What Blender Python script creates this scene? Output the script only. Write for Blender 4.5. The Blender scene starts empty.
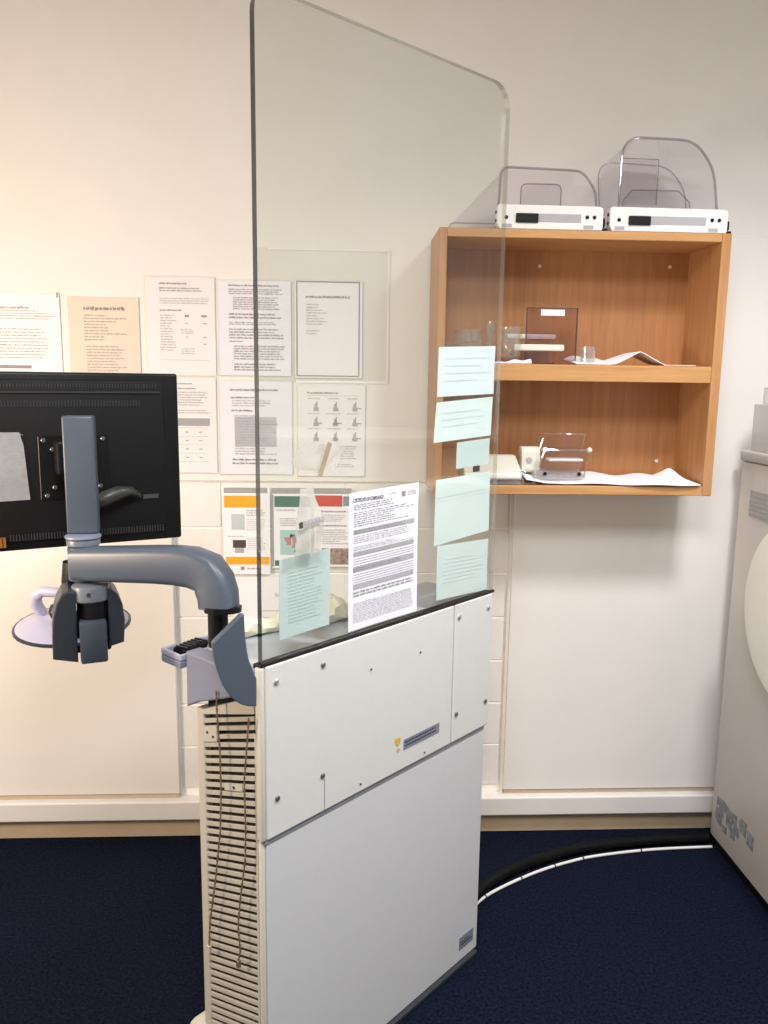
import bpy, bmesh, math, random
from mathutils import Vector, Matrix
from math import sin, cos, pi, radians, sqrt

S = 1.13            # drawing units -> metres
sc = bpy.context.scene
COL = sc.collection
rnd = random.Random(7)

# ------------------------------------------------------------------ camera, world, light, exposure
cam_d = bpy.data.cameras.new('camera'); cam = bpy.data.objects.new('camera', cam_d); COL.objects.link(cam)
YAW, PIT, ROLL, EYE = radians(2.9), radians(9.5), radians(0.77), 1.35
fw = Vector((sin(YAW)*cos(PIT), cos(YAW)*cos(PIT), -sin(PIT)))
r0 = Vector((cos(YAW), -sin(YAW), 0)); u0 = r0.cross(fw)
rt = r0*cos(ROLL) + u0*sin(ROLL); up = rt.cross(fw)
M = Matrix.Identity(4)
for i in range(3):
    M[i][0], M[i][1], M[i][2] = rt[i], up[i], -fw[i]
M[2][3] = EYE*S
cam.matrix_world = M
cam_d.sensor_fit = 'VERTICAL'; cam_d.sensor_height = 36; cam_d.lens = 800/1024*36
cam_d.clip_start = 0.02
sc.camera = cam

w = bpy.data.worlds.new('world'); sc.world = w; w.use_nodes = True
w.node_tree.nodes['Background'].inputs[0].default_value = (1, .95, .9, 1)
w.node_tree.nodes['Background'].inputs[1].default_value = 0.3

def area(name, loc, size, power, color, target=None, sy=None):
    l = bpy.data.lights.new(name, 'AREA'); l.energy = power; l.color = color
    l.size = size*S
    if sy: l.shape = 'RECTANGLE'; l.size_y = sy*S
    o = bpy.data.objects.new(name, l); COL.objects.link(o); o.location = Vector(loc)*S
    if target:
        o.rotation_euler = (Vector(target)-Vector(loc)).to_track_quat('-Z', 'Y').to_euler()
    return o
def downlight(name, loc, power, color, cone, radius, blend=1.0):
    l = bpy.data.lights.new(name, 'SPOT'); l.energy = power; l.color = color
    l.spot_size = radians(cone); l.spot_blend = blend; l.shadow_soft_size = radius*S
    o = bpy.data.objects.new(name, l); COL.objects.link(o); o.location = Vector(loc)*S; return o
downlight('ceiling_downlight', (0.90, 1.08, 2.46), 215, (1.0, .995, .99), 142, .15)
downlight('ceiling_downlight', (1.42, 1.55, 2.46), 14, (1.0, .995, .99), 120, .10)
area('ceiling_fill', (-0.05, 0.05, 2.46), 0.7, 62, (1.0, .995, .99))  # unseen fill lamp, added to lift the lower wall and console front
area('warm_lamp', (-1.45, 0.95, 1.20), 0.3, 28, (1.0, .78, .58), target=(-0.75, 2.2, 0.85))
sc.view_settings.view_transform = 'Standard'; sc.view_settings.look = 'None'
sc.view_settings.gamma = 1; sc.view_settings.use_curve_mapping = False
sc.view_settings.exposure = 0.06
sc.cycles.transparent_max_bounces = 32
sc.cycles.max_bounces = 10
sc.cycles.use_denoising = True

# ------------------------------------------------------------------ materials
def mat(name, col, rough=.5, metal=0, noise=.04, scale=30, bump=0, spec=.5, emit=None):
    m = bpy.data.materials.new(name); m.use_nodes = True
    nt = m.node_tree; b = nt.nodes['Principled BSDF']
    b.inputs['Roughness'].default_value = rough; b.inputs['Metallic'].default_value = metal
    b.inputs['Specular IOR Level'].default_value = spec
    tc = nt.nodes.new('ShaderNodeTexCoord'); n = nt.nodes.new('ShaderNodeTexNoise')
    n.inputs['Scale'].default_value = scale; n.inputs['Detail'].default_value = 4
    nt.links.new(tc.outputs['Object'], n.inputs['Vector'])
    r = nt.nodes.new('ShaderNodeValToRGB')
    r.color_ramp.elements[0].position = .3; r.color_ramp.elements[1].position = .7
    r.color_ramp.elements[0].color = tuple(max(0, c*(1-noise)) for c in col)+(1,)
    r.color_ramp.elements[1].color = tuple(min(1, c*(1+noise)) for c in col)+(1,)
    nt.links.new(n.outputs['Fac'], r.inputs['Fac']); nt.links.new(r.outputs['Color'], b.inputs['Base Color'])
    if bump:
        bp = nt.nodes.new('ShaderNodeBump'); bp.inputs['Strength'].default_value = bump; bp.inputs['Distance'].default_value = .003
        nt.links.new(n.outputs['Fac'], bp.inputs['Height']); nt.links.new(bp.outputs['Normal'], b.inputs['Normal'])
    return m

def wood(name, c0, c1, axis=2):
    m = bpy.data.materials.new(name); m.use_nodes = True
    nt = m.node_tree; b = nt.nodes['Principled BSDF']; b.inputs['Roughness'].default_value = .42
    tc = nt.nodes.new('ShaderNodeTexCoord'); mp = nt.nodes.new('ShaderNodeMapping')
    s = [34, 34, 34]; s[axis] = 2.2
    mp.inputs['Scale'].default_value = s
    n = nt.nodes.new('ShaderNodeTexNoise'); n.inputs['Scale'].default_value = 1.6; n.inputs['Detail'].default_value = 8; n.inputs['Roughness'].default_value = .65
    nt.links.new(tc.outputs['Object'], mp.inputs['Vector']); nt.links.new(mp.outputs['Vector'], n.inputs['Vector'])
    r = nt.nodes.new('ShaderNodeValToRGB')
    r.color_ramp.elements[0].position = .32; r.color_ramp.elements[1].position = .68
    r.color_ramp.elements[0].color = c0+(1,); r.color_ramp.elements[1].color = c1+(1,)
    nt.links.new(n.outputs['Fac'], r.inputs['Fac']); nt.links.new(r.outputs['Color'], b.inputs['Base Color'])
    return m

def clear(name, tint, gloss=.05, edge=.55, rough=.03, haze=0.0, hazecol=(.8, .8, .8)):
    """a thin clear sheet: tinted see-through with a reflection that grows towards grazing angles"""
    m = bpy.data.materials.new(name); m.use_nodes = True
    nt = m.node_tree; nt.nodes.remove(nt.nodes['Principled BSDF']); out = nt.nodes['Material Output']
    t = nt.nodes.new('ShaderNodeBsdfTransparent'); t.inputs[0].default_value = tint+(1,)
    g = nt.nodes.new('ShaderNodeBsdfGlossy'); g.inputs['Roughness'].default_value = rough; g.inputs[0].default_value = (1, 1, 1, 1)
    lw = nt.nodes.new('ShaderNodeLayerWeight'); lw.inputs['Blend'].default_value = .5
    p = nt.nodes.new('ShaderNodeMath'); p.operation = 'POWER'; p.inputs[1].default_value = 4.0
    a = nt.nodes.new('ShaderNodeMath'); a.operation = 'MULTIPLY_ADD'; a.inputs[1].default_value = edge; a.inputs[2].default_value = gloss
    nt.links.new(lw.outputs['Facing'], p.inputs[0]); nt.links.new(p.outputs[0], a.inputs[0])
    mx = nt.nodes.new('ShaderNodeMixShader')
    nt.links.new(a.outputs[0], mx.inputs[0]); nt.links.new(g.outputs[0], mx.inputs[2])
    src = t.outputs[0]
    if haze:
        d = nt.nodes.new('ShaderNodeBsdfDiffuse'); d.inputs[0].default_value = hazecol+(1,)
        tr = nt.nodes.new('ShaderNodeBsdfTranslucent'); tr.inputs[0].default_value = hazecol+(1,)
        ad = nt.nodes.new('ShaderNodeMixShader'); nt.links.new(d.outputs[0], ad.inputs[1]); nt.links.new(tr.outputs[0], ad.inputs[2])
        m2 = nt.nodes.new('ShaderNodeMixShader'); m2.inputs[0].default_value = haze
        nt.links.new(t.outputs[0], m2.inputs[1]); nt.links.new(ad.outputs[0], m2.inputs[2]); src = m2.outputs[0]
    nt.links.new(src, mx.inputs[1]); nt.links.new(mx.outputs[0], out.inputs['Surface'])
    return m

plaster = mat('cream_wall_paint', (.80, .775, .745), .55, noise=.015, scale=6)
board_paint = mat('wall_board_paint', (.79, .765, .735), .5, noise=.015, scale=5)
brick_paint = mat('painted_brick', (.79, .77, .745), .5, noise=.02, scale=50, bump=.15)
mortar = mat('mortar_joint', (.93, .91, .88), .8, noise=.03)
carpet = mat('navy_carpet', (.0060, .0080, .0190), 1.0, noise=.65, scale=130, bump=.8, spec=.04)
trunk_paint = mat('white_trunking', (.74, .72, .70), .35, noise=.01)
skirt_paint = mat('tan_skirting', (.50, .40, .28), .5, noise=.06, scale=14)
room_paint = mat('room_paint', (.66, .64, .62), .7, noise=.02, scale=4)
ceil_paint = mat('ceiling_paint', (.8, .78, .75), .8, noise=.02, scale=4)
steel_paint = mat('light_grey_powder_coat', (.66, .66, .65), .4, noise=.012, scale=60, bump=.03)
steel_low = mat('pale_blue_grey_powder_coat', (.60, .61, .63), .42, noise=.012, scale=60, bump=.03)
cream_case = mat('cream_grey_case', (.50, .475, .41), .45, noise=.02, scale=40)
cream_trim = mat('cream_edge_trim', (.60, .57, .50), .45, noise=.02)
slat_mat = mat('cream_slat', (.44, .415, .355), .5, noise=.04, scale=40)
dark = mat('dark_interior', (.022, .020, .018), .8)
worktop_m = mat('pale_blue_worktop', (.45, .49, .55), .35, noise=.03)
lilac = mat('lilac_grey_plastic', (.22, .24, .33), .4, noise=.02)
lilac_pale = mat('pale_lilac_plastic', (.44, .43, .56), .35, noise=.015)
bluegrey = mat('blue_grey_plastic', (.078, .098, .132), .38, noise=.02)
bluegrey_d = mat('dark_blue_grey_plastic', (.026, .031, .041), .4, noise=.03)
collar_grey = mat('mid_grey_collar', (.15, .17, .20), .35, noise=.02)
slate_pl = mat('dark_slate_plastic', (.050, .062, .082), .4, noise=.02)
black = mat('black_plastic', (.004, .004, .005), .42, noise=.2, spec=.3)
black_soft = mat('soft_black_plastic', (.006, .006, .007), .6, noise=.2, scale=200, spec=.25)
black_rib = mat('black_rib', (.03, .03, .033), .45, noise=.1)
hose_mat = mat('black_hose', (.0035, .0035, .004), .6, noise=.3, spec=.12)
rubber = mat('black_rubber', (.006, .007, .009), .35, noise=.2)
chrome = mat('bright_screw', (.75, .75, .74), .25, metal=1, noise=.02)
steel_dark = mat('dull_screw', (.22, .22, .22), .35, metal=.8, noise=.05)
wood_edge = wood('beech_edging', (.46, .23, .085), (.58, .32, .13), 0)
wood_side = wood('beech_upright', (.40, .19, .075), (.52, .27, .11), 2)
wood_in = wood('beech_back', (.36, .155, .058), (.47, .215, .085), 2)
white_pl = mat('white_plastic', (.80, .79, .78), .35, noise=.01)
offwhite_pl = mat('off_white_plastic', (.72, .70, .62), .4, noise=.02)
grey_pl = mat('grey_plastic', (.40, .40, .38), .45, noise=.03)
paper_w = mat('white_paper', (.85, .83, .87), .75, noise=.012, scale=8)
paper_c = mat('cream_paper', (.74, .64, .54), .75, noise=.012, scale=8)
paper_b = mat('bluish_paper', (.83, .84, .92), .7, noise=.01, scale=8)
paper_note = mat('pale_note_paper', (.79, .86, .92), .7, noise=.02, scale=14)
paper_mint = mat('mint_note_paper', (.80, .89, .90), .7, noise=.02, scale=14)
paper_faded = mat('faded_note_paper', (.68, .79, .80), .7, noise=.02, scale=14)
ink = mat('grey_ink', (.29, .27, .28), .8)
ink_soft = mat('pale_ink', (.45, .42, .43), .8)
ink_faint = mat('faint_ink', (.765, .835, .885), .8)
ink_band = mat('grey_band', (.40, .39, .42), .8)
ink_blue = mat('violet_ink', (.22, .20, .40), .8)
orange = mat('orange_print', (.86, .38, .02), .6)
green = mat('green_print', (.045, .16, .11), .6)
red = mat('red_print', (.55, .055, .035), .6)
slate = mat('slate_print', (.20, .26, .33), .6)
pink = mat('pink_print', (.50, .21, .22), .6)
aqua = mat('aqua_print', (.38, .58, .56), .6)
photo_dark = mat('dark_photo_print', (.07, .05, .05), .6)
brown_ph = mat('brown_photo_print', (.30, .20, .17), .6, noise=.6, scale=60)
header_grey = mat('poster_header_grey', (.34, .33, .33), .6)
tape_brown = mat('aged_tape', (.36, .29, .20), .5, noise=.15)
label_grey = mat('grey_label', (.21, .23, .28), .4, noise=.1, scale=120)
label_silver = mat('silver_label', (.40, .385, .38), .4, noise=.08, scale=90)
label_dark = mat('label_print_dark', (.05, .055, .07), .5)
yellow = mat('yellow_residue', (.58, .42, .08), .6, noise=.3, scale=200)
residue = mat('sticker_residue', (.25, .26, .275), .6, noise=.5, scale=70)
chain_mat = mat('tarnished_bead_chain', (.20, .15, .11), .4, metal=.3, noise=.2)
cover_cream = mat('cream_cover', (.95, .92, .82), .35, noise=.01)
machine_mat = mat('beige_machine_paint', (.64, .59, .55), .45, noise=.015, scale=10)
machine_top = mat('pale_machine_top', (.58, .55, .52), .4, noise=.01)
cloth = mat('cream_cloth', (.90, .84, .66), .8, noise=.08, scale=60, bump=.3)
glass_m = clear('green_tinted_glass', (.935, .953, .945), gloss=.035, edge=.5, rough=.0)
glass_edge = clear('glass_edge', (.11, .14, .14), gloss=.10, edge=.5)  # edge tints differ by side: the glass's viewpoint shading put into colour
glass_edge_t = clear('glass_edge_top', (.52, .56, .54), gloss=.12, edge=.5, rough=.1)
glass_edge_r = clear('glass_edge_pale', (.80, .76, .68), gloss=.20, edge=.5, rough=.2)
acrylic = clear('clear_acrylic', (.965, .955, .968), gloss=.05, edge=.7, rough=.05)
acrylic_edge = clear('acrylic_rim', (.74, .72, .76), gloss=.08, edge=.4, rough=.1)
smoked = clear('smoked_acrylic', (.84, .80, .83), gloss=.03, edge=.4)
cleargl = clear('clear_glass', (.93, .94, .93), gloss=.07, edge=.85, rough=.03, haze=.09)
poly2 = clear('thin_plastic_film', (.96, .96, .96), gloss=.09, edge=.4, rough=.15, haze=.16, hazecol=(.85, .85, .82))
poly = clear('clear_plastic_film', (.95, .95, .95), gloss=.05, edge=.4, rough=.2, haze=.42, hazecol=(.85, .85, .82))
sleeve_m = clear('plastic_sleeve', (.985, .985, .98), gloss=.02, edge=.3, rough=.25)
frost = clear('frosted_grey_plastic', (.80, .80, .80), gloss=.05, edge=.4, rough=.3, haze=.40, hazecol=(.78, .76, .77))

# ------------------------------------------------------------------ mesh helpers (drawing units; obj() scales to metres)
def BM(): return bmesh.new()
def box(bm, lo, hi, bevel=0, seg=2, rot=None):
    lo = Vector(lo); hi = Vector(hi); c = (lo+hi)/2; d = hi-lo
    g = bmesh.ops.create_cube(bm, size=1)['verts']
    for v in g: v.co = Vector((v.co.x*d.x, v.co.y*d.y, v.co.z*d.z))
    if bevel:
        es = list({e for v in g for e in v.link_edges})
        r = bmesh.ops.bevel(bm, geom=es, offset=bevel, segments=seg, affect='EDGES', profile=.5)
        g = [v for v in r['verts']]
        vs = set(g)
        g = list(vs)
    if rot is not None:
        for v in g: v.co = rot @ v.co
    for v in g: v.co += c
    return g
def prism(bm, poly, axis, a, b, bevel=0):
    """poly: 2-D points in the two other axes (order x,y,z without axis), extruded along axis from a to b"""
    def P(p, t):
        q = [p[0], p[1]]; q.insert(axis, t); return q
    va = [bm.verts.new(P(p, a)) for p in poly]; vb = [bm.verts.new(P(p, b)) for p in poly]
    n = len(poly); fs = [bm.faces.new(va), bm.faces.new(vb[::-1])]
    for i in range(n): fs.append(bm.faces.new((va[i], vb[i], vb[(i+1) % n], va[(i+1) % n])))
    bmesh.ops.recalc_face_normals(bm, faces=fs)
    if bevel:
        es = list({e for f in fs[:2] for e in f.edges})
        bmesh.ops.bevel(bm, geom=es, offset=bevel, segments=2, affect='EDGES', profile=.5)
    return va+vb
def tube(bm, pts, r, n=8, caps=True, flat=None):
    pts = [Vector(p) for p in pts]; rs = r if isinstance(r, (list, tuple)) else [r]*len(pts)
    rings = []; prev = None
    for i, p in enumerate(pts):
        t = (pts[min(i+1, len(pts)-1)]-pts[max(i-1, 0)]).normalized()
        a = prev if prev is not None else (Vector((0, 0, 1)) if abs(t.z) < .9 else Vector((1, 0, 0)))
        a = (a - t*a.dot(t)).normalized(); prev = a; b = t.cross(a)
        rings.append([bm.verts.new(p+(a*cos(2*pi*k/n)+b*sin(2*pi*k/n))*rs[i]) for k in range(n)])
    skin(bm, rings, caps)
def skin(bm, rings, caps=True, closed=True):
    n = len(rings[0]); fs = []
    for i in range(len(rings)-1):
        for k in range(n if closed else n-1):
            fs.append(bm.faces.new((rings[i][k], rings[i][(k+1) % n], rings[i+1][(k+1) % n], rings[i+1][k])))
    if caps:
        fs.append(bm.faces.new(rings[0][::-1])); fs.append(bm.faces.new(rings[-1]))
    bmesh.ops.recalc_face_normals(bm, faces=fs)
    return fs
def cyl(bm, c, r, h, axis=2, n=24, bevel=0, r2=None):
    c = Vector(c); R = {2: Matrix.Identity(3), 0: Matrix.Rotation(pi/2, 3, 'Y'), 1: Matrix.Rotation(-pi/2, 3, 'X')}[axis]
    prof = [(r, -h/2), (r if r2 is None else r2, h/2)]
    if bevel:
        rr = r if r2 is None else r2
        prof = [(r-bevel, -h/2), (r, -h/2+bevel), (rr, h/2-bevel), (rr-bevel*.3, h/2-bevel*.3), (rr-bevel, h/2)]
    rings = [[bm.verts.new(c + R @ Vector((q*cos(2*pi*k/n), q*sin(2*pi*k/n), z))) for k in range(n)] for q, z in prof]
    skin(bm, rings)
def lathe(bm, c, prof, n=24, axis=2):
    c = Vector(c); R = {2: Matrix.Identity(3), 0: Matrix.Rotation(pi/2, 3, 'Y'), 1: Matrix.Rotation(-pi/2, 3, 'X')}[axis]
    rings = [[bm.verts.new(c + R @ Vector((max(q, .0004)*cos(2*pi*k/n), max(q, .0004)*sin(2*pi*k/n), z))) for k in range(n)] for q, z in prof]
    skin(bm, rings)
def ball(bm, c, r, sub=1, sc3=(1, 1, 1)):
    g = bmesh.ops.create_icosphere(bm, subdivisions=sub, radius=r)['verts']
    for v in g: v.co = Vector((v.co.x*sc3[0], v.co.y*sc3[1], v.co.z*sc3[2])) + Vector(c)
def sheet(bm, fn, nx, ny, thick=.0012):
    vs = [[bm.verts.new(fn(i/nx, j/ny)) for i in range(nx+1)] for j in range(ny+1)]
    fs = [bm.faces.new((vs[j][i], vs[j][i+1], vs[j+1][i+1], vs[j+1][i])) for j in range(ny) for i in range(nx)]
    bmesh.ops.recalc_face_normals(bm, faces=fs)
    if thick: bmesh.ops.solidify(bm, geom=fs, thickness=thick)

def obj(name, bm, m, parent=None, loc=(0, 0, 0), rz=0, smooth=False, kind=None, mats=None):
    me = bpy.data.meshes.new(name)
    for v in bm.verts: v.co *= S
    bm.normal_update()
    bm.to_mesh(me); bm.free()
    if m: me.materials.append(m)
    if mats:
        for x in mats: me.materials.append(x)
    if smooth:
        for p in me.polygons: p.use_smooth = True
        try: me.set_sharp_from_angle(angle=radians(38))
        except Exception: pass
    o = bpy.data.objects.new(name, me); COL.objects.link(o)
    o.location = Vector(loc)*S; o.rotation_euler = (0, 0, rz)
    if parent: o.parent = parent
    if kind: o['kind'] = kind
    return o
def tag(o, label, cat, group=None):
    o['label'] = label; o['category'] = cat
    if group: o['group'] = group
    return o
def thing(name, label, cat, loc=(0, 0, 0), rz=0, group=None):
    o = bpy.data.objects.new(name, None); COL.objects.link(o)
    o.location = Vector(loc)*S; o.rotation_euler = (0, 0, rz); o.empty_display_size = .05
    return tag(o, label, cat, group)
def copyobj(o, parent, loc):
    c = o.copy(); COL.objects.link(c); c.parent = parent; c.location = Vector(loc)*S; return c
def struct(name, bm, m, parent=None, **k):
    o = obj(name, bm, m, parent, **k)
    if not parent: o['kind'] = 'structure'
    return o
def lettering(text, size, m, parent, loc, name='lettering', sx=1, shear=0):
    cu = bpy.data.curves.new('lettering', 'FONT'); cu.body = text; cu.size = size*S; cu.shear = shear; cu.offset = size*S*.03
    t = bpy.data.objects.new('lettering', cu); COL.objects.link(t)
    bpy.context.view_layer.update()
    dg = bpy.context.evaluated_depsgraph_get()
    me = bpy.data.meshes.new_from_object(t.evaluated_get(dg))
    bpy.data.objects.remove(t); bpy.data.curves.remove(cu)
    for v in me.vertices: v.co = Vector((v.co.x*sx, 0, v.co.y))
    me.materials.clear(); me.materials.append(m)
    o = bpy.data.objects.new(name, me); COL.objects.link(o); o.parent = parent; o.location = Vector(loc)*S; o['kind'] = 'stuff'
    return o

# ------------------------------------------------------------------ room
W = 2.222           # masonry face of the back wall
bm = BM(); box(bm, (-1.9, -1.7, -.05), (1.9, W+.1, 0)); struct('floor', bm, carpet)
bm = BM(); box(bm, (-1.9, -1.7, 2.50), (1.9, W+.1, 2.55)); struct('ceiling', bm, ceil_paint)
bm = BM(); box(bm, (-1.95, -1.7, 0), (-1.9, W+.1, 2.5)); struct('wall_left', bm, room_paint)
bm = BM(); box(bm, (1.9, -1.7, 0), (1.95, W+.1, 2.5)); struct('wall_right', bm, room_paint)
bm = BM(); box(bm, (-1.95, -1.75, 0), (1.95, -1.7, 2.5)); struct('wall_front', bm, room_paint)
bm = BM(); box(bm, (-1.9, W, 0), (1.9, W+.1, 2.5)); wall = struct('wall_back', bm, mortar)
bm = BM(); box(bm, (-1.9, W-.010, 1.064), (1.9, W+.01, 2.5), .001, 1); obj('plaster_coat', bm, plaster, wall)
bm = BM(); box(bm, (-1.9, W-.022, .1415), (-.476, W+.005, 1.060), .002, 1); obj('wall_board', bm, board_paint, wall)
bm = BM(); box(bm, (.479, W-.022, .1415), (1.9, W+.005, 1.742), .002, 1); obj('wall_board', bm, board_paint, wall)
shadow_tan = mat('tan_shadow_line', (.52, .43, .32), .5)  # tan strips paint in the shadow line under the raised boards
bm = BM(); box(bm, (-1.9, W-.016, .1275), (-.478, W+.005, .141)); obj('board_shadow_line', bm, shadow_tan, wall)
bm = BM(); box(bm, (.481, W-.016, .1275), (1.9, W+.005, .141)); obj('board_shadow_line', bm, shadow_tan, wall)
bm = BM(); box(bm, (.470, W-.016, .1275), (.4785, W+.005, 1.062)); obj('board_edge_shadow', bm, mat('beige_edge_shadow', (.74, .70, .64), .5), wall)  # beige strip paints in the soft shadow beside the board's edge
# painted bricks in the strip between the two boards
BH, BL = .1305, .345
z = 1.062; row = 0
while z > .15:
    z0 = max(z-BH, .128)
    x = -.34 - BL*2 if row % 2 == 0 else -.17 - BL*2
    while x < .470:
        a, b = max(x, -.474), min(x+BL, .468)
        if b-a > .02:
            bm = BM(); box(bm, (a+.0022, W-.0035, z0+.0022), (b-.0022, W+.004, z-.0022), .0012, 1)
            obj('brick', bm, brick_paint, wall)
        x += BL
    z -= BH; row += 1
# cable trunking and skirting
bm = BM(); box(bm, (-1.9, W-.042, .069), (1.9, W-.0005, .1265), .004, 2); tr1 = struct('trim_1', bm, trunk_paint)
bm = BM(); box(bm, (-1.9, W-.012, 0.0005), (1.9, W-.0005, .0685), .002, 1); struct('baseboard_back', bm, skirt_paint)

# ------------------------------------------------------------------ papers
def dashes(x0, x1, y0, y1, n, rag=.5, th=.5, r=None, indent=0):
    """n lines of word-like dashes between y0 and y1 (fractions of the sheet, y down)"""
    r = r or rnd; out = []
    st = (y1-y0)/n
    for i in range(n):
        y = y0+i*st; x = x0+(indent if i % 3 else 0); end = x1-(x1-x0)*rag*r.random()
        while x < end-.01:
            wd = min(.025+.07*r.random(), end-x); xe = x+wd; h = st*th
            while x < xe:          # letter sized strokes of uneven height
                lw_ = .007+.006*r.random()
                out.append((x, y+h*(0 if r.random() < .35 else .28), min(x+lw_, xe), y+h*(1 if r.random() < .85 else 1.25))); x += lw_+.0028
            x = xe+.013
    return out
def paper(name, label, cat, loc, rz, cs, m, prints=(), group=None, curl=.001, thick=.0008, sleeve=False, bend=0):
    """cs: corners TL, TR, BR, BL in local x, z; front faces local -y"""
    TL, TR, BR, BLc = [Vector((c[0], 0, c[1])) for c in cs]
    def f(a, b, off=0):
        p = TL*(1-a)*(1-b)+TR*a*(1-b)+BR*a*b+BLc*(1-a)*b
        y = -curl*(abs(2*a-1)**3)*(abs(2*b-1)**2) - bend*sin(pi*b)*1
        return p+Vector((0, y-off, 0))
    bm = BM(); sheet(bm, lambda a, b: f(a, b, .0), 6, 8, thick)
    o = obj(name, bm, m, None, loc, rz, smooth=True); tag(o, label, cat, group)
    # front face offset: the solid lies within +-thick of the sheet
    for nm, pm, rects in prints:
        bm = BM()
        for (x0, y0, x1, y1) in rects:
            nx = max(1, int((x1-x0)/.18))
            for i in range(nx):
                xa, xb = x0+(x1-x0)*i/nx, x0+(x1-x0)*(i+1)/nx
                ny = max(1, int((y1-y0)/.12))
                for j in range(ny):
                    ya, yb = y0+(y1-y0)*j/ny, y0+(y1-y0)*(j+1)/ny
                    off = thick+.0005
                    bm.faces.new([bm.verts.new(f(*q, off+(.0003 if nm == 'print' else 0))) for q in ((xa, ya), (xa, yb), (xb, yb), (xb, ya))])
        obj(nm, bm, pm, o, kind='stuff' if len(rects) > 4 else None)
    if sleeve:
        bm = BM()
        def g(a, b): return f(-.02+1.04*a, -.015+1.03*b, thick+.0015)
        sheet(bm, g, 6, 8, .0004)
        obj('plastic_sleeve', bm, sleeve_m, o, smooth=True)
    return o
def rect(x0, z1, x1, z0): return [(x0, z1), (x1, z1), (x1, z0), (x0, z0)]
PW = W-.0125
SHEETS = 'sheets pinned on the wall behind the monitor'
def wallsheet(label, x0, z1, x1, z0, m, prints, sleeve=True, y=PW, name='notice_sheet', dx=0, dz=0, cat='notice'):
    return paper(name, label, cat, (x0, y, z0), 0, [(0, z1-z0), (x1-x0, z1-z0+dz), (x1-x0+dx, dz), (dx, 0)], m, prints, SHEETS, sleeve=sleeve)

R = random.Random(3)
wallsheet('white printed sheet with bold dark rows, furthest left on the wall above the monitor', -.945, 1.557, -.752, 1.225, paper_w, [
    ('print', ink_soft, dashes(.12, .6, .10, .125, 1, .1, .7, R)+dashes(.12, .95, .13, .21, 4, .5, .4, R)+dashes(.12, .84, .27, .52, 10, .15, .4, R)),
    ('print', ink, [(.12, .56+.05*i, .58, .585+.05*i) for i in range(7)]),
    ('pin', ink, [(.965, -.01, .985, .03)])], sleeve=False)
wallsheet('cream printed sheet with a bold heading, second from left above the monitor', -.731, 1.551, -.546, 1.228, paper_c, [
    ('print', ink, dashes(.22, .80, .075, .11, 1, 0, .8, R)),
    ('print', ink_soft, dashes(.22, .82, .14, .36, 9, .55, .45, R)+dashes(.24, .86, .39, .92, 22, .35, .45, R))], sleeve=False)
wallsheet('white sheet with a small two column table, top row left of the glass edge', -.527, 1.606, -.346, 1.350, paper_w, [
    ('print', ink, dashes(.2, .6, .055, .08, 1, .1, .7, R)+dashes(.2, .85, .105, .155, 2, .25, .5, R)+dashes(.2, .52, .325, .35, 1, 0, .6, R)+[(.56, .38, .62, .40), (.80, .38, .88, .40)]),
    ('print', ink_soft, dashes(.2, .92, .21, .28, 3, .1, .4, R)+dashes(.2, .44, .38, .76, 14, .4, .4, R)+dashes(.50, .70, .52, .58, 3, .2, .4, R)+dashes(.50, .70, .72, .79, 3, .2, .4, R)+[(.56, .46, .6, .468), (.82, .46, .88, .47), (.57, .60, .6, .61), (.82, .6, .87, .61), (.82, .67, .87, .68), (.2, .84, .9, .843)])])
wallsheet('densely printed white sheet, top row, crossed by the left edge of the glass', -.336, 1.600, -.145, 1.352, paper_b, [
    ('print', ink, dashes(.14, .90, .04, .065, 1, .1, .7, R)+dashes(.14, .92, .085, .15, 3, .15, .5, R)+dashes(.20, .92, .17, .31, 6, .2, .5, R)+dashes(.14, .92, .34, .41, 2, .2, .5, R)+dashes(.14, .92, .43, .47, 2, .2, .5, R)+dashes(.14, .92, .50, .62, 4, .2, .5, R)+dashes(.14, .35, .63, .65, 1, 0, .6, R)+dashes(.2, .92, .68, .84, 6, .2, .5, R)+dashes(.2, .92, .87, .96, 3, .2, .5, R))])
wallsheet('white sheet with a thin black border and a short list, top row behind the glass', -.134, 1.602, .046, 1.348, paper_w, [
    ('border', ink, [(.02, .0, .965, .012), (.02, .972, .965, .984), (.02, 0, .038, .98), (.947, 0, .965, .98)]),
    ('print', ink, dashes(.16, .82, .145, .175, 1, .05, .8, R)),
    ('print', ink_soft, dashes(.17, .50, .23, .46, 8, .6, .45, R)+dashes(.17, .4, .50, .56, 2, .5, .45, R))])
wallsheet('white sheet with a grey table band, lower row half behind the monitor', -.499, 1.343, -.348, 1.087, paper_w, [
    ('print', ink, dashes(.12, .6, .05, .075, 1, .1, .6, R)+dashes(.12, .65, .10, .12, 1, .1, .6, R)),
    ('print', ink_soft, dashes(.12, .90, .14, .30, 6, .25, .45, R)+dashes(.12, .88, .33, .38, 2, .1, .45, R)+[(.12, .52+.09*j, .86, .523+.09*j) for j in range(5)]+[(.2+.24*i, .56+.09*j, .26+.24*i, .572+.09*j) for i in range(3) for j in range(4)]),
    ('table_band', ink_band, [(.12, .42, .88, .50)])])
wallsheet('white sheet with a shaded text block, lower row crossed by the glass edge', -.338, 1.337, -.143, 1.084, paper_b, [
    ('shaded_block', mat('shaded_block', (.52, .52, .60), .7), [(.20, .38, .78, .70)]),
    ('print', ink, dashes(.14, .82, .08, .11, 1, .05, .7, R)+dashes(.15, .5, .165, .19, 1, .05, .6, R)+dashes(.16, .46, .30, .33, 1, .05, .7, R)+dashes(.16, .82, .83, .91, 2, .2, .5, R)),
    ('print', ink_soft, dashes(.17, .82, .20, .28, 3, .3, .45, R)+dashes(.20, .80, .36, .80, 15, .45, .5, R))])
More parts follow.
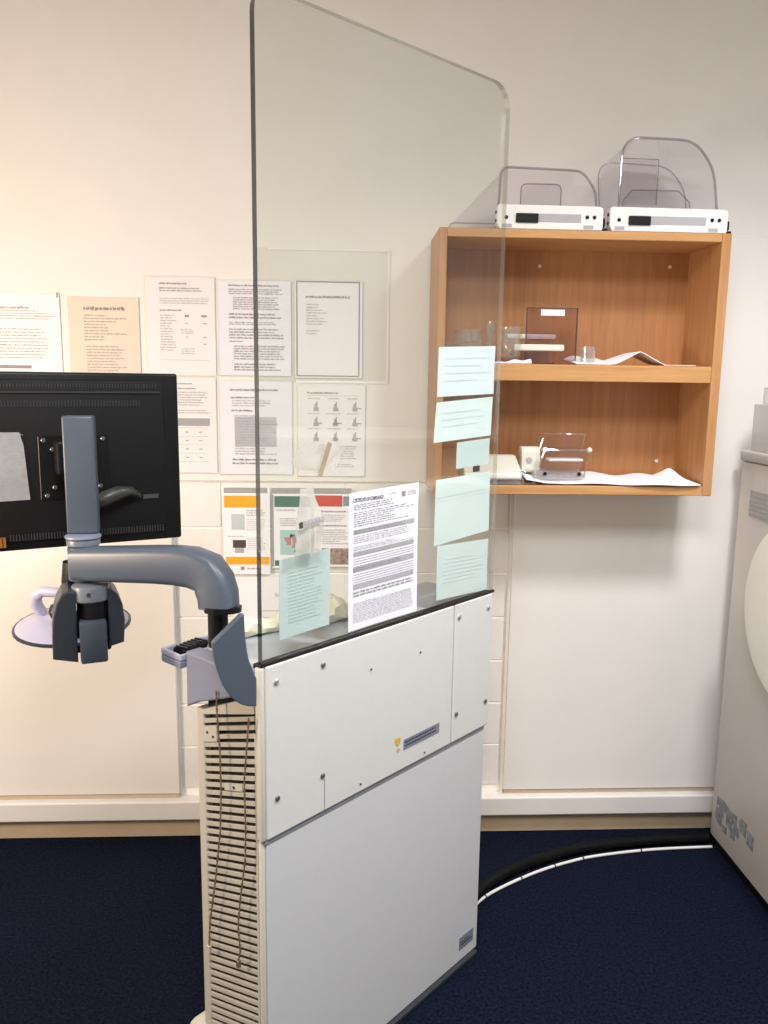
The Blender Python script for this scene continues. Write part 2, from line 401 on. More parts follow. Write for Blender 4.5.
o = paper('cover_sheet', 'large clear plastic cover sheet pinned around the bordered sheet behind the glass', 'cover sheet', (-.240, PW+.001, 1.335), 0, rect(0, .350, .358, 0), clear('cover_film', (.97, .97, .96), gloss=.03, edge=.3, rough=.3, haze=.04, hazecol=(.9, .88, .84)), [('white_edge', paper_w, [(.1, 0, 1, .012), (.986, .012, 1, .984), (.3, .984, 1, 1)])])  # white strips along the top, right and bottom of the clear sheet
fig = []
for j in range(3):
    for i in range(3):
        cx, cy = .26+.29*i, .22+.165*j
        fig += [(cx-.015, cy-.02, cx+.03, cy+.035), (cx-.03, cy+.02, cx+.05, cy+.06), (cx+.01, cy-.045, cx+.03, cy)]
        if i == 2 or j == 1: fig += [(cx+.02, cy+.02, cx+.10, cy+.035)]
wallsheet('white exercise sheet with nine small figure drawings, lower row behind the glass', -.127, 1.328, .056, 1.080, paper_w, [
    ('print', ink, dashes(.14, .62, .07, .10, 1, 0, .6, R)),
    ('drawing', ink_soft, fig),
    ('print', ink_soft, [r for j in range(3) for i in range(3) for r in dashes(.15+.29*i, .36+.29*i, .135+.165*j, .15+.165*j, 1, .3, .8, R)]+dashes(.62, .90, .66, .82, 6, .3, .45, R)+dashes(.55, .85, .86, .91, 2, .3, .5, R)+[(.14, .108, .9, .111)])])
# three coloured posters below, on the bricks
BY = W-.0118
pr = lambda *a: dashes(*a, R)
wallsheet('white hygiene poster with orange bars, low on the wall left of the glass edge', -.336, 1.046, -.206, .800, paper_w, [
    ('header', header_grey, [(.03, .0, .95, .06)]), ('orange_bar', orange, [(.03, .09, .80, .225)]), ('orange_bar', orange, [(.05, .795, .98, .885)]),
    ('print', ink_soft, pr(.06, .9, .015, .05, 1, 0, .7)+pr(.50, .92, .25, .33, 3, .2, .6)+pr(.5, .92, .36, .5, 6, .2, .4)+pr(.52, .92, .57, .72, 7, .2, .4)+pr(.1, .45, .55, .57, 1, 0, .6)+pr(.5, .8, .92, .95, 1, 0, .7)),
    ('picture', mat('pale_blue_print', (.5, .55, .58), .6), [(.18, .30, .46, .48)]), ('picture', photo_dark, [(.20, .60, .48, .69)]), ('picture', ink_band, [(.24, .68, .44, .75)]), ('emblem', ink, [(.36, .91, .44, .95)])],
    sleeve=False, y=BY, name='poster', cat='poster')
wallsheet('green headed poster with a pink hand picture, middle of three behind the glass', -.200, 1.046, -.092, .818, paper_w, [
    ('header', header_grey, [(.0, .0, 1, .07)]), ('green_bar', green, [(.06, .10, .98, .235)]), ('green_bar', green, [(.06, .90, .98, .97)]), ('border', header_grey, [(.0, .08, .04, .98)]),
    ('print', ink_soft, pr(.1, .6, .26, .29, 1, 0, .7)+pr(.66, .95, .26, .36, 4, .1, .5)+pr(.2, .7, .37, .48, 4, .2, .5)),
    ('picture', aqua, [(.2, .52, .95, .83)]), ('picture', pink, [(.40, .575, .82, .61), (.28, .61, .95, .665), (.32, .665, .90, .71), (.48, .71, .85, .745)]), ('picture', slate, [(.55, .77, .9, .80)])],
    sleeve=False, y=BY, name='poster', cat='poster')
wallsheet('red headed poster with a dark photo at its foot, rightmost of three behind the glass', -.083, 1.046, .020, .822, paper_w, [
    ('header', header_grey, [(.0, .0, 1, .07)]), ('red_bar', red, [(.02, .09, .76, .23)]), ('blue_block', slate, [(.78, .10, .98, .22)]),
    ('print', ink, pr(.04, .95, .28, .31, 1, .1, .7)+pr(.04, .95, .46, .49, 1, .1, .7)),
    ('print', ink_soft, pr(.06, .95, .33, .43, 4, .3, .5)+pr(.06, .95, .52, .72, 7, .3, .5)+pr(.05, .95, .02, .05, 1, 0, .7)),
    ('picture', brown_ph, [(.05, .76, .98, .97)])],
    sleeve=False, y=BY, name='poster', cat='poster')
wallsheet('white sheet with an outlined box, lowest on the bricks behind the counter', -.312, .792, -.122, .560, paper_w, [
    ('border', ink_soft, [(.40, .42, .98, .43), (.40, .42, .41, .95)]),
    ('print', ink_soft, pr(.62, .72, .20, .25, 2, 0, .6)+pr(.45, .9, .5, .62, 4, .4, .4))], sleeve=False, y=BY)

# ------------------------------------------------------------------ shielded console (local x along the glass, local y behind it)
OX, OY, KR = -.131, 1.241, radians(45)
K = thing('shield_console', 'pale grey operator console with vented end, carrying the big glass screen', 'console', (OX, OY, 0), KR)
def kloc(u, v, z): return (OX+(u-v)*sqrt(.5), OY+(u+v)*sqrt(.5), z)
bm = BM(); box(bm, (.022, .0135, .012), (.646, .183, .838), .006, 2); obj('body', bm, cream_case, K)
bm = BM(); box(bm, (.0082, -.0065, .014), (.645, .0005, .5700), .002, 2); obj('lower_panel', bm, steel_low, K, (0, .012, 0))
bm = BM(); box(bm, (.0072, -.012, .577), (.5125, .000, .8845), .003, 2); pu = obj('upper_panel', bm, steel_paint, K, (0, .012, 0))
bm = BM(); box(bm, (.5155, -.012, .577), (.652, .000, .8845), .003, 2); pr_ = obj('upper_panel', bm, steel_paint, K, (0, .012, 0))
bm = BM(); box(bm, (.1385, -.0124, .578), (.1399, -.0119, .640)); obj('panel_seam', bm, label_grey, K, (0, .012, 0))
bm = BM(); box(bm, (.004, -.009, .570), (.640, -.001, .577)); obj('shadow_gap', bm, label_grey, K, (0, .012, 0))
bm = BM(); box(bm, (-.004, -.0115, .577), (.0066, .0042, .8845), .004, 3); obj('edge_trim', bm, cream_trim, K, (0, .012, 0), smooth=True)
bm = BM(); box(bm, (-.001, -.006, .014), (.0076, .0042, .5765), .003, 3); obj('edge_trim', bm, cream_trim, K, (0, .012, 0), smooth=True)
bm = BM(); box(bm, (.004, -.004, .001), (.636, .14, .0135), .002, 1); obj('plinth', bm, bluegrey_d, K)
def screw(u, z, m=chrome, r=.0048, par=K, nm='screw'):
    bm = BM(); cyl(bm, (u, -.0135, z), r, .0035, 1, 14, .001); return obj(nm, bm, m, par, (0, .012, 0), smooth=True)
for (u, z, m) in ((.029, .854, chrome), (.135, .855, steel_dark), (.029, .647, steel_dark), (.134, .648, steel_dark), (.529, .856, chrome), (.635, .854, chrome), (.528, .640, steel_dark), (.636, .637, steel_dark)):
    screw(u, z, m)
for (u, z) in ((.258, .814), (.402, .811), (.232, .594), (.422, .590)):
    screw(u, z, label_dark, .0018, nm='screw_hole')
bm = BM(); box(bm, (.356, -.0128, .618), (.470, -.0119, .640)); pl_ = obj('nameplate', bm, label_grey, K, (0, .012, 0))
bm = BM()
for (a, b, c, d) in dashes(.03, .97, .18, .85, 2, .15, .55, random.Random(5)): box(bm, (.356+a*.114, -.0132, .640-d*.022), (.356+b*.0+c*.114, -.0127, .640-b*.022))
obj('print', bm, label_dark, pl_, kind='stuff')
bm = BM(); prism(bm, [(.329, .652), (.347, .648), (.345, .637), (.338, .632), (.330, .640)], 1, -.0126, -.0119); prism(bm, [(.338, .630), (.346, .622), (.339, .618), (.335, .624)], 1, -.0126, -.0119); obj('sticker_residue', bm, yellow, K, (0, .012, 0))
bm = BM(); box(bm, (.574, -.0073, .042), (.628, -.0063, .074)); sp = obj('rating_plate', bm, label_grey, K, (0, .012, 0))
bm = BM(); box(bm, (.577, -.0077, .052), (.625, -.0072, .056)); box(bm, (.577, -.0077, .060), (.61, -.0072, .063)); obj('print', bm, label_dark, sp)
# louvred end: face at local x = 0, slanting slats
T = .33
bm = BM()
fr = [(.022, .02), (.186, .02), (.186, .765), (.022, .765)]; SL0, SL1 = .0215, .164
zt0, zt1 = .742, .742+(SL1-SL0)*0
box(bm, (-.0006, .0165, .012), (.024, SL0, .765)); box(bm, (-.001, SL1, .012), (.024, .186, .765), .004, 2)
prism(bm, [(SL0, .800), (SL1, .757), (SL1, .766), (SL0, .830)], 0, -.001, .024)
prism(bm, [(SL0, .012), (SL1, .012), (SL1, .045), (SL0, .045+(SL1-SL0)*T)], 0, -.001, .024)
obj('vent_frame', bm, cream_case, K)
bm = BM(); box(bm, (.014, .0217, .03), (.0215, .170, .80)); obj('vent_backing', bm, dark, K)
bm = BM(); w2 = .0041
prism(bm, [(SL0, w2+(SL1-SL0)*T), (SL1, w2), (SL1, -w2), (SL0, -w2+(SL1-SL0)*T)], 0, -.0006, .0035, .0006)
first = None; NS = 46; pitch = (.752-.052)/NS
for i in range(NS):
    z = .052+pitch*(i+.5)
    if first is None: first = obj('slat', bm, slat_mat, K, (0, 0, z))
    else: copyobj(first, K, (0, 0, z))
bm = BM(); prism(bm, [(.055, .650), (.105, .634), (.105, .647), (.055, .663)], 0, -.0018, .002); lp = obj('vent_latch', bm, cream_case, K)
bm = BM(); cyl(bm, (-.0025, .078, .649), .0025, .002, 0, 10); obj('latch_hole', bm, dark, lp)
bm = BM(); prism(bm, [(.125, .718), (.164, .705), (.164, .735), (.125, .748)], 0, -.0018, .002); lp = obj('vent_latch', bm, cream_case, K)
for (a, b) in ((.135, .724), (.152, .727)):
    bm = BM(); cyl(bm, (-.0025, a, b), .0022, .002, 0, 10); obj('latch_hole', bm, dark, lp)
# foot at the near left corner
bm = BM(); box(bm, (-.02, .15, .001), (.16, .225, .118), .02, 4); obj('foot', bm, cream_case, K, smooth=True)
# lilac top moulding, worktop and tray
bm = BM(); prism(bm, [(.0135, .831), (.03, .829), (.065, .820), (.10, .806), (.13, .795), (.165, .782), (.199, .764), (.197, .868), (.0135, .868)], 0, -.012, .0215, .003); obj('top_moulding', bm, lilac, K)
bm = BM(); box(bm, (.0225, .0135, .840), (.648, .186, .880), .008, 3); obj('worktop', bm, worktop_m, K, smooth=True)
bm = BM(); box(bm, (-.022, .2005, .836), (.11, .262, .850), .003, 2); ty = obj('tray', bm, lilac, K)
bm = BM()
box(bm, (-.022, .200, .850), (.11, .206, .862), .002, 1); box(bm, (-.022, .256, .850), (.11, .262, .862), .002, 1); box(bm, (-.022, .206, .850), (-.016, .256, .862), .002, 1)
obj('tray_rim', bm, lilac_pale, ty)
# black glazing channel along the top edge
bm = BM(); box(bm, (-.002, .0005, .8848), (.659, .0035, .8915), .002, 2); box(bm, (-.002, .0155, .8805), (.656, .022, .8885), .002, 2); box(bm, (-.002, .0035, .8848), (.656, .0155, .8875))
obj('glazing_channel', bm, rubber, K)
# glass screen
G = thing('glass_screen', 'tall clear glass radiation screen with rounded top corners standing in the console', 'glass screen', (OX, OY, 0), KR)
bm = BM()
def arc(cx, cz, r, a0, a1, n=8): return [(cx+r*cos(radians(a0+(a1-a0)*i/n)), cz+r*sin(radians(a0+(a1-a0)*i/n))) for i in range(n+1)]
pg = [(.004, .888), (.656, .888)] + arc(.656-.048, 1.928-.048, .048, 0, 90) + arc(.004+.040, 1.905-.040, .040, 90, 180)
va = prism(bm, pg, 1, .0042, .0148)
for f in bm.faces:
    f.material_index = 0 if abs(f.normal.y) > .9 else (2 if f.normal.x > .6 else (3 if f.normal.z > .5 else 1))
obj('pane', bm, glass_m, G, mats=[glass_edge, glass_edge_r, glass_edge_t])
# two bead chains hung over the vents
def chain(label, pts, ends):
    o = thing('bead_chain', label, 'chain', kloc(-.0158, pts[0][0], pts[0][1]), KR, 'chains hanging on the vented end')
    p0 = Vector((0, pts[0][0], pts[0][1]))
    P = [Vector((0, a, b))-p0 for a, b in pts]
    Q = []
    for i in range(len(P)-1):
        n = max(2, int((P[i+1]-P[i]).length/.0048))
        Q += [P[i].lerp(P[i+1], k/n) for k in range(n)]
    Q.append(P[-1])
    bm = BM(); tube(bm, Q, [.0023 if i % 2 else .0011 for i in range(len(Q))], 6); obj('beads', bm, chain_mat, o, smooth=True)
    bm = BM(); e = P[-1]; box(bm, (-.003, e.y-.004, e.z-.012), (.003, e.y+.004, e.z+.002), .001, 1); obj('toggle', bm, ends, o)
chain('tarnished bead chain hanging down the left half of the vented console end', [(.104, .822), (.103, .778), (.097, .716), (.096, .642), (.101, .564), (.119, .459), (.138, .371), (.143, .317)], cream_case)
chain('tarnished bead chain hanging beside the panel edge on the vented console end', [(.016, .800), (.022, .751), (.031, .684), (.029, .595), (.032, .538), (.048, .455), (.055, .403), (.050, .357), (.056, .334)], chain_mat)

# ------------------------------------------------------------------ papers on the glass
GN = 'papers stuck on the glass screen'
def gl_paper(label, cs, m, prints, front=False, name='note_sheet', cat='note', curl=.0006, bend=0, thick=.0007, off=0):
    b = cs[3]; loc = kloc(b[0], (.0027-off if front else .0172+off), b[1])
    return paper(name, label, cat, loc, KR, [(c[0]-b[0], c[1]-b[1]) for c in cs], m, prints, GN, curl=curl, thick=thick, bend=bend)
R = random.Random(11)
cp = gl_paper('white certificate form in small print, leaning on the front of the glass', [(.200, 1.150), (.388, 1.154), (.390, .899), (.199, .899)], paper_b, [
    ('table_band', ink_band, [(.06, .265, .94, .30)]), ('table_band', ink_band, [(.06, .425, .94, .46)]), ('table_band', ink_band, [(.06, .53, .94, .575)]), ('table_band', ink_band, [(.06, .66, .94, .70)]),
    ('print', ink, dashes(.06, .66, .085, .13, 3, .15, .5, R)+dashes(.06, .95, .14, .25, 7, .45, .45, R)+dashes(.06, .95, .715, .76, 2, .1, .6, R)+dashes(.07, .80, .272, .298, 2, .1, .6, R)+dashes(.06, .80, .54, .57, 2, .1, .6, R)),
    ('print', ink_soft, dashes(.06, .94, .31, .37, 4, .4, .5, R)+dashes(.06, .94, .80, .95, 12, .05, .5, R)+[(.06, .475+.018*i, .94, .479+.018*i) for i in range(3)]+[(.06, .59+.018*i, .94, .594+.018*i) for i in range(4)]+dashes(.06, .94, .385, .42, 3, .35, .5, R)+dashes(.06, .94, .43, .455, 2, .1, .6, R)),
    ('emblem', ink, [(.74, .045, .80, .085)]), ('print', ink_soft, dashes(.83, .97, .045, .085, 3, .2, .6, R)+dashes(.55, .68, .04, .06, 2, .2, .5, R))], front=True, name='certificate', cat='certificate', curl=.001)
lettering('CERTIFICATE OF COMPLIANCE', .0092, mat('dark_ink', (.10, .10, .12), .8), cp, (.010, -.0016, .251-.0165), sx=.62)
N = paper_note; faint = lambda a, b, n, i=ink_faint: [('print', i, dashes(.12, .88, a, b, n, .3, .3, R))]
gl_paper('pale blue note sheet, topmost in the column at the right edge of the glass', [(.460, 1.411), (.651, 1.420), (.650, 1.320), (.458, 1.315)], N, faint(.2, .8, 4))
gl_paper('slanted white note card, second from the top at the right edge of the glass', [(.457, 1.304), (.648, 1.314), (.645, 1.232), (.450, 1.225)], paper_mint, faint(.25, .75, 3))
gl_paper('small grey green note card above a black clip, right edge of the glass', [(.527, 1.222), (.642, 1.226), (.642, 1.171), (.526, 1.168)], paper_faded, [])
gl_paper('white folded note sheet below the black clip, right edge of the glass', [(.461, 1.150), (.648, 1.154), (.650, 1.024), (.459, 1.016)], paper_mint, [('fold', paper_faded, [(.03, .27, .97, .285)]), ('fold', paper_note, [(.02, .32, .98, .335)])])
gl_paper('pale green note sheet, lowest in the column touching the console edge', [(.470, 1.014), (.649, 1.005), (.650, .890), (.471, .900)], paper_mint, faint(.25, .75, 7))
gl_paper('pale green handwritten sheet hanging behind the left part of the glass', [(.052, 1.053), (.168, 1.056), (.166, .918), (.051, .916)], paper_faded, [('print', mat('faded_handwriting', (.55, .65, .64), .8), dashes(.16, .85, .18, .85, 15, .25, .35, R))])
o = thing('black_clip', 'small black clip under the grey green note card', 'clip', kloc(.603, .0185, 1.156), KR)
bm = BM(); box(bm, (-.010, 0, 0), (.010, .005, .013), .001, 1); obj('clip_body', bm, black, o)
bm = BM(); tube(bm, [(-.008, .003, .013), (-.005, .005, .022), (.005, .005, .022), (.008, .003, .013)], .0008, 6); obj('handle', bm, steel_dark, o)
# clear plastic pouches taped to the front of the glass
o = thing('plastic_pouch', 'long clear plastic pouch with a printed band hanging on the glass', 'pouch', kloc(.10, -.001, 1.06), KR, 'clear plastic pouches taped to the glass')
def fn(a, b):
    x = -.028+.060*a*(.45+.55*min(1, b*1.8))+.012*(1-b)-.003; return Vector((x, -.002-.006*sin(pi*a)*sin(pi*b)-.0015*sin(9*b+4*a), .110*(1-b)))
bm = BM(); sheet(bm, fn, 8, 14, .0006); obj('film', bm, poly, o, smooth=True)
bm = BM(); prism(bm, [(-.031, .057), (.024, .062), (.024, .052), (-.031, .047)], 1, -.0125, -.0118); bd = obj('printed_band', bm, label_silver, o)
bm = BM(); prism(bm, [(-.031, .057), (-.023, .0577), (-.023, .0477), (-.031, .047)], 1, -.0131, -.0126); obj('black_square', bm, photo_dark, bd)
bm = BM(); [box(bm, (-.018+.008*i, -.0131, .0525+.0006*i), (-.012+.008*i, -.0126, .0565+.0006*i)) for i in range(5)]; obj('print', bm, ink_soft, bd, kind='stuff')
o = thing('plastic_pouch', 'crumpled clear plastic pouch with a brown tape strip on the glass', 'pouch', kloc(.122, -.001, 1.195), KR, 'clear plastic pouches taped to the glass')
def fn(a, b):
    q = 2*a-1; t = 2*b-1
    return Vector((.055*q*(1-.25*t*t)+.006*sin(7*b), -.003-.006*abs(sin(5*a+3*b))*(1-q*q), .024+.026*-t*(1-.3*q*q)+.004*sin(8*a)))
bm = BM(); sheet(bm, fn, 12, 9, .0006); obj('film', bm, poly2, o, smooth=True)
bm = BM(); prism(bm, [(-.011, -.004), (-.002, -.007), (.021, .046), (.012, .050)], 1, -.0125, -.0115); obj('tape_strip', bm, tape_brown, o)

# ------------------------------------------------------------------ things lying on the console worktop
def lumpy(name, label, cat, p0, p1, r, seed, m, group=None):
    r_ = random.Random(seed); a = Vector(p0); b = Vector(p1); d = b-a; t = d.normalized(); s = t.cross(Vector((0, 0, 1)))
    bm = BM(); rings = []; n = 14; ns = 12
    ph = [r_.random()*6 for _ in range(4)]
    for i in range(n+1):
        q = i/n; rr = r*(.55+.45*sin(pi*(.12+.76*q)))*(1+.22*sin(9*q+ph[0]))
        if i in (0, n): rr *= .45
        c = d*q
        rings.append([bm.verts.new(c+s*(rr*1.3*cos(2*pi*k/ns)*(1+.15*sin(3*k+ph[1]+i)))+Vector((0, 0, max(-r*.0, rr*(1+sin(2*pi*k/ns))*(1+.12*sin(2*k+i+ph[2])))))) for k in range(ns)])
    skin(bm, rings)
    o = obj(name, bm, m, None, p0, 0, smooth=True); return tag(o, label, cat, group)
zt = .8805
lumpy('folded_cloth', 'cream crumpled cloth on the left end of the console worktop', 'cloth', kloc(.050, .168, zt), kloc(.185, .138, zt), .016, 2, cloth, 'cloths on the console worktop')
lumpy('folded_cloth', 'cream crumpled cloth on the worktop behind the handwritten sheet and certificate', 'cloth', kloc(.215, .125, zt), kloc(.33, .105, zt), .021, 5, cloth, 'cloths on the console worktop')
# black handset in the tray
o = thing('handset', 'black ribbed handset lying in the lilac side tray', 'handset', kloc(.022, .231, .8515), KR+radians(14))
bm = BM(); box(bm, (-.030, -.017, .0), (.038, .017, .014), .004, 2); obj('handset_body', bm, black, o, smooth=True)
for i in range(6):
    bm = BM(); box(bm, (-.026+i*.010, -.014, .0138), (-.021+i*.010, .014, .0165), .0008, 1); obj('rib', bm, black_rib, o)

# ------------------------------------------------------------------ monitor arm
A = thing('monitor_stand', 'curved blue grey swing arm stand rising from the console corner to the monitor', 'stand', kloc(-.028, .068, .83), 0)
a0 = Vector(kloc(-.028, .068, .83))
def rel(p): return Vector(p)-a0
# bracket plate, in console axes
bm = BM()
pgn = [(.0247, .9825), (-.0195, .9411), (-.0184, .9215), (-.0142, .8998), (-.0055, .8724), (.0015, .860), (.0082, .8491), (.0165, .841), (.0254, .8350), (.036, .831), (.0480, .8294), (.0485, .8755), (.0422, .8932), (.037, .908), (.0340, .9246), (.0315, .9488), (.0305, .9825)]
prism(bm, pgn, 1, 0, .016, .002)
for v in bm.verts:
    v.co = Matrix.Rotation(math.atan2(.3, .954), 3, 'Z') @ v.co + Vector((-.1835, 1.203, 0)) - a0
obj('bracket', bm, bluegrey, A)
bm = BM(); tube(bm, [rel((-.204, 1.266, .915)), rel((-.204, 1.267, .972))], .0165, 20); obj('pivot', bm, black, A, smooth=True)
bm = BM(); tube(bm, [rel((-.196, 1.267, .972)), rel((-.196, 1.268, .981))], [.030, .031], 24); obj('pivot_ring', bm, black, A, smooth=True)
pth = [(-.202, 1.268, .981), (-.2035, 1.270, 1.000), (-.210, 1.2745, 1.0185), (-.221, 1.282, 1.033), (-.247, 1.294, 1.040), (-.275, 1.306, 1.0405), (-.315, 1.323, 1.038), (-.381, 1.350, 1.032), (-.462, 1.384, 1.0250)]
pth = [rel(p) for p in pth]
hd = Vector((-.271, .117, 0)).normalized(); nh = Vector((hd.y, -hd.x, 0))
bm = BM(); rings = []
wid = [.060, .062, .065, .067, .066, .064, .062, .060, .057]
for i, p in enumerate(pth):
    t = (pth[min(i+1, len(pth)-1)]-pth[max(i-1, 0)]).normalized(); b = nh.cross(t).normalized(); ring = []
    for k in range(20):
        a = 2*pi*k/20; ca, sa = cos(a), sin(a)
        e = lambda q: math.copysign(abs(q)**.45, q)
        ring.append(bm.verts.new(p + nh*(e(ca)*.024) + b*(e(sa)*wid[i]*.5)))
    rings.append(ring)
skin(bm, rings); obj('arm_beam', bm, bluegrey, A, smooth=True)
px_, py_ = -.466, 1.403
bm = BM(); cyl(bm, rel((px_+.012, py_-.013, 1.024)), .0265, .060, 2, 28, .003); obj('knuckle', bm, bluegrey, A, smooth=True)
bm = BM(); lathe(bm, rel((px_-.012, py_+.016, .985)), [(0, -.04), (.022, -.036), (.026, .0), (.022, .036), (0, .04)], 20); obj('hub', bm, black, A, smooth=True)
bm = BM(); cyl(bm, rel((px_+.010, py_-.005, 1.0605)), .0285, .012, 2, 28, .002); obj('collar', bm, collar_grey, A, smooth=True)
bm = BM(); cyl(bm, rel((px_+.010, py_-.005, 1.070)), .0305, .006, 2, 28, .002); obj('collar_ring', bm, lilac, A, smooth=True)
ma = math.atan2(.429, .903); rotm = Matrix.Rotation(ma, 3, 'Z')
bm = BM(); g = box(bm, (-.026, -.016, 0), (.026, .016, .206), .004, 3)
for v in bm.verts: v.co = (Matrix.Rotation(radians(8), 3, 'Z') @ v.co) + rel((px_+.006, py_+.014, 1.073))
obj('post', bm, bluegrey, A, smooth=True)
bm = BM(); box(bm, (-.030, .018, .10), (.030, .075, .16), .004, 2)
for v in bm.verts: v.co = (rotm @ v.co) + rel((px_, py_+.014, 1.073))
obj('mount_block', bm, black, A)
# lower pivot and mouse tray carrier
bx_, by_ = -.436, 1.362
Q = lambda dx, dy, z: rel((bx_+dx, by_+dy, z))
bm = BM(); cyl(bm, Q(0, 0.0, .9795), .031, .028, 2, 28, .003); obj('collar', bm, collar_grey, A, smooth=True)
bm = BM(); cyl(bm, Q(.002, .004, .951), .027, .030, 2, 24, .001); obj('spindle', bm, black, A, smooth=True)
bm = BM(); cyl(bm, Q(.006, -.0305, .982), .0035, .003, 1, 10); obj('screw', bm, dark, A)
r8 = Matrix.Rotation(radians(20), 3, 'Z')
def placed(bm, z0=0):
    for v in bm.verts: v.co = (r8 @ v.co) + Q(0, 0, z0)
bm = BM(); box(bm, (-.022, -.036, .862), (.022, -.004, .936), .004, 2); placed(bm); obj('front_block', bm, slate_pl, A, smooth=True)
bm = BM(); box(bm, (-.030, -.002, .872), (.030, .040, .938), .003, 1); placed(bm); obj('yoke', bm, black, A)
for sd in ([(-.066, .872), (-.026, .862), (-.025, .986), (-.036, .990), (-.047, .984), (-.056, .968), (-.062, .946), (-.065, .915)], [(.026, .884), (.050, .890), (.053, .930), (.050, .958), (.043, .976), (.034, .985), (.026, .987)]):
    bm = BM(); prism(bm, sd, 1, -.022, .052, .003)
    placed(bm); obj('side_plate', bm, bluegrey_d, A)
bm = BM(); lathe(bm, Q(-.056, .066, .895), [(.0, .0), (.090, .0), (.097, .004), (.097, .009), (.093, .011), (0, .011)], 48)
for v in bm.verts:
    c = Q(-.056, .066, .900); d = v.co-c; v.co = c + Matrix.Rotation(radians(5), 3, 'X') @ d
dk = obj('mouse_tray', bm, lilac_pale, A, smooth=True)
bm = BM()
pts = []
for i in range(33):
    a = 2*pi*i/32; c = Q(-.056, .066, .900); pts.append(c + Matrix.Rotation(radians(5), 3, 'X') @ Vector((.0985*cos(a), .0985*sin(a), .001)))
tube(bm, pts, .0035, 6); obj('tray_rim', bm, bluegrey_d, dk, smooth=True)
bm = BM(); tube(bm, [Q(-.122, .10, .912), Q(-.128, .09, .930), Q(-.127, .085, .948), Q(-.112, .082, .958), Q(-.085, .078, .957), Q(-.055, .070, .952)], [.010, .011, .011, .010, .009, .008], 10); obj('tray_handle', bm, lilac_pale, A, smooth=True)
bm = BM(); lathe(bm, Q(-.066, .035, .935), [(0, -.014), (.016, -.011), (.020, 0), (.016, .011), (0, .014)], 16); obj('tension_knob', bm, black, A, smooth=True)

# ------------------------------------------------------------------ monitor, seen from behind
mo = Vector((-.325, 1.60, 0)); md = Vector((.903, .429, 0)).normalized()
cb = mo-md*.195
Mn = thing('monitor', 'black flat monitor seen from behind on the blue grey arm', 'monitor', (cb.x, cb.y, 1.033), ma)
X = lambda t: t+.195
Z = lambda z: z-1.033
bm = BM(); box(bm, (-.195, .004, -.006), (.195, .034, .320), .005, 3); obj('front_case', bm, black, Mn, smooth=True)
bm = BM(); box(bm, (-.178, -.002, .012), (.165, .012, .306), .004, 2); obj('back_cover', bm, black_soft, Mn, smooth=True)
bm = BM(); box(bm, (-.176, -.0048, Z(1.3145)), (X(-.036), -.001, Z(1.3185)), .001, 1); obj('ridge', bm, black_rib, Mn)
bm = BM()
for i in range(62): box(bm, (-.174+i*.0053, -.0034, Z(1.325)), (-.1715+i*.0053, -.0015, Z(1.333)))
obj('vent_ribs', bm, black_rib, Mn, kind='stuff')
bm = BM()
for i in range(56): box(bm, (-.174+i*.0053, -.0034, Z(1.291)), (-.1715+i*.0053, -.0015, Z(1.302)))
obj('vent_ribs', bm, black_rib, Mn, kind='stuff')
bm = BM()
for i in range(56): box(bm, (-.120+i*.0050, -.0034, Z(1.046)), (-.1178+i*.0050, -.0015, Z(1.058)))
obj('vent_ribs', bm, black_rib, Mn, kind='stuff')
bm = BM(); box(bm, (X(-.259), -.006, Z(1.120)), (X(-.137), -.0015, Z(1.238)), .001, 1); vp = obj('mount_plate', bm, black, Mn)
for (t, z) in ((-.250, 1.230), (-.235, 1.213), (-.146, 1.231), (-.248, 1.128), (-.234, 1.143), (-.154, 1.142)):
    bm = BM(); cyl(bm, (X(t), -.0075, Z(z)), .0042, .004, 1, 12, .001); obj('screw', bm, steel_dark, vp, smooth=True)
bm = BM(); prism(bm, [(X(-.378), Z(1.120)), (X(-.277), Z(1.122)), (X(-.283), Z(1.222)), (X(-.289), Z(1.245)), (X(-.378), Z(1.246))], 1, -.0032, -.0018); lb = obj('rating_label', bm, label_silver, Mn)
lbm = BM()
for (a, b, c, d) in dashes(.55, .95, .03, .18, 3, .1, .4, R)+dashes(.6, .78, .25, .95, 16, .5, .4, R)+dashes(.82, .93, .3, .95, 14, .4, .4, R):
    x0, x1 = X(-.378)+a*.1, X(-.378)+c*.1; z1, z0 = Z(1.246)-b*.125, Z(1.246)-d*.125
    lbm.faces.new([lbm.verts.new((x, -.0036, z)) for x, z in ((x0, z0), (x1, z0), (x1, z1), (x0, z1))])
obj('print', lbm, ink_soft, lb, kind='stuff')
bm = BM()
for i in range(5): box(bm, (X(-.322)-.006*i-.0045, -.0037, Z(1.036)), (X(-.322)-.006*i, -.0016, Z(1.053)))
box(bm, (X(-.322)-.030, -.0037, Z(1.0535)), (X(-.322), -.0016, Z(1.055)))
obj('orange_label', bm, mat('orange_label_print', (.35, .12, .015), .5), Mn)
bm = BM(); tube(bm, [(X(-.168), -.020, Z(1.110)), (X(-.15), -.022, Z(1.118)), (X(-.125), -.022, Z(1.128)), (X(-.10), -.016, Z(1.130)), (X(-.085), -.008, Z(1.120)), (X(-.082), -.004, Z(1.117))], [.012, .015, .014, .009, .006, .005], 10); obj('bundled_cable', bm, mat('taped_cable', (.035, .035, .032), .4, noise=.6, scale=120), Mn, smooth=True)
bm = BM(); box(bm, (X(-.084), -.006, Z(1.113)), (X(-.079), -.002, Z(1.122))); box(bm, (X(-.075), -.0045, Z(1.112)), (X(-.046), -.0015, Z(1.120))); obj('socket', bm, label_dark, Mn)

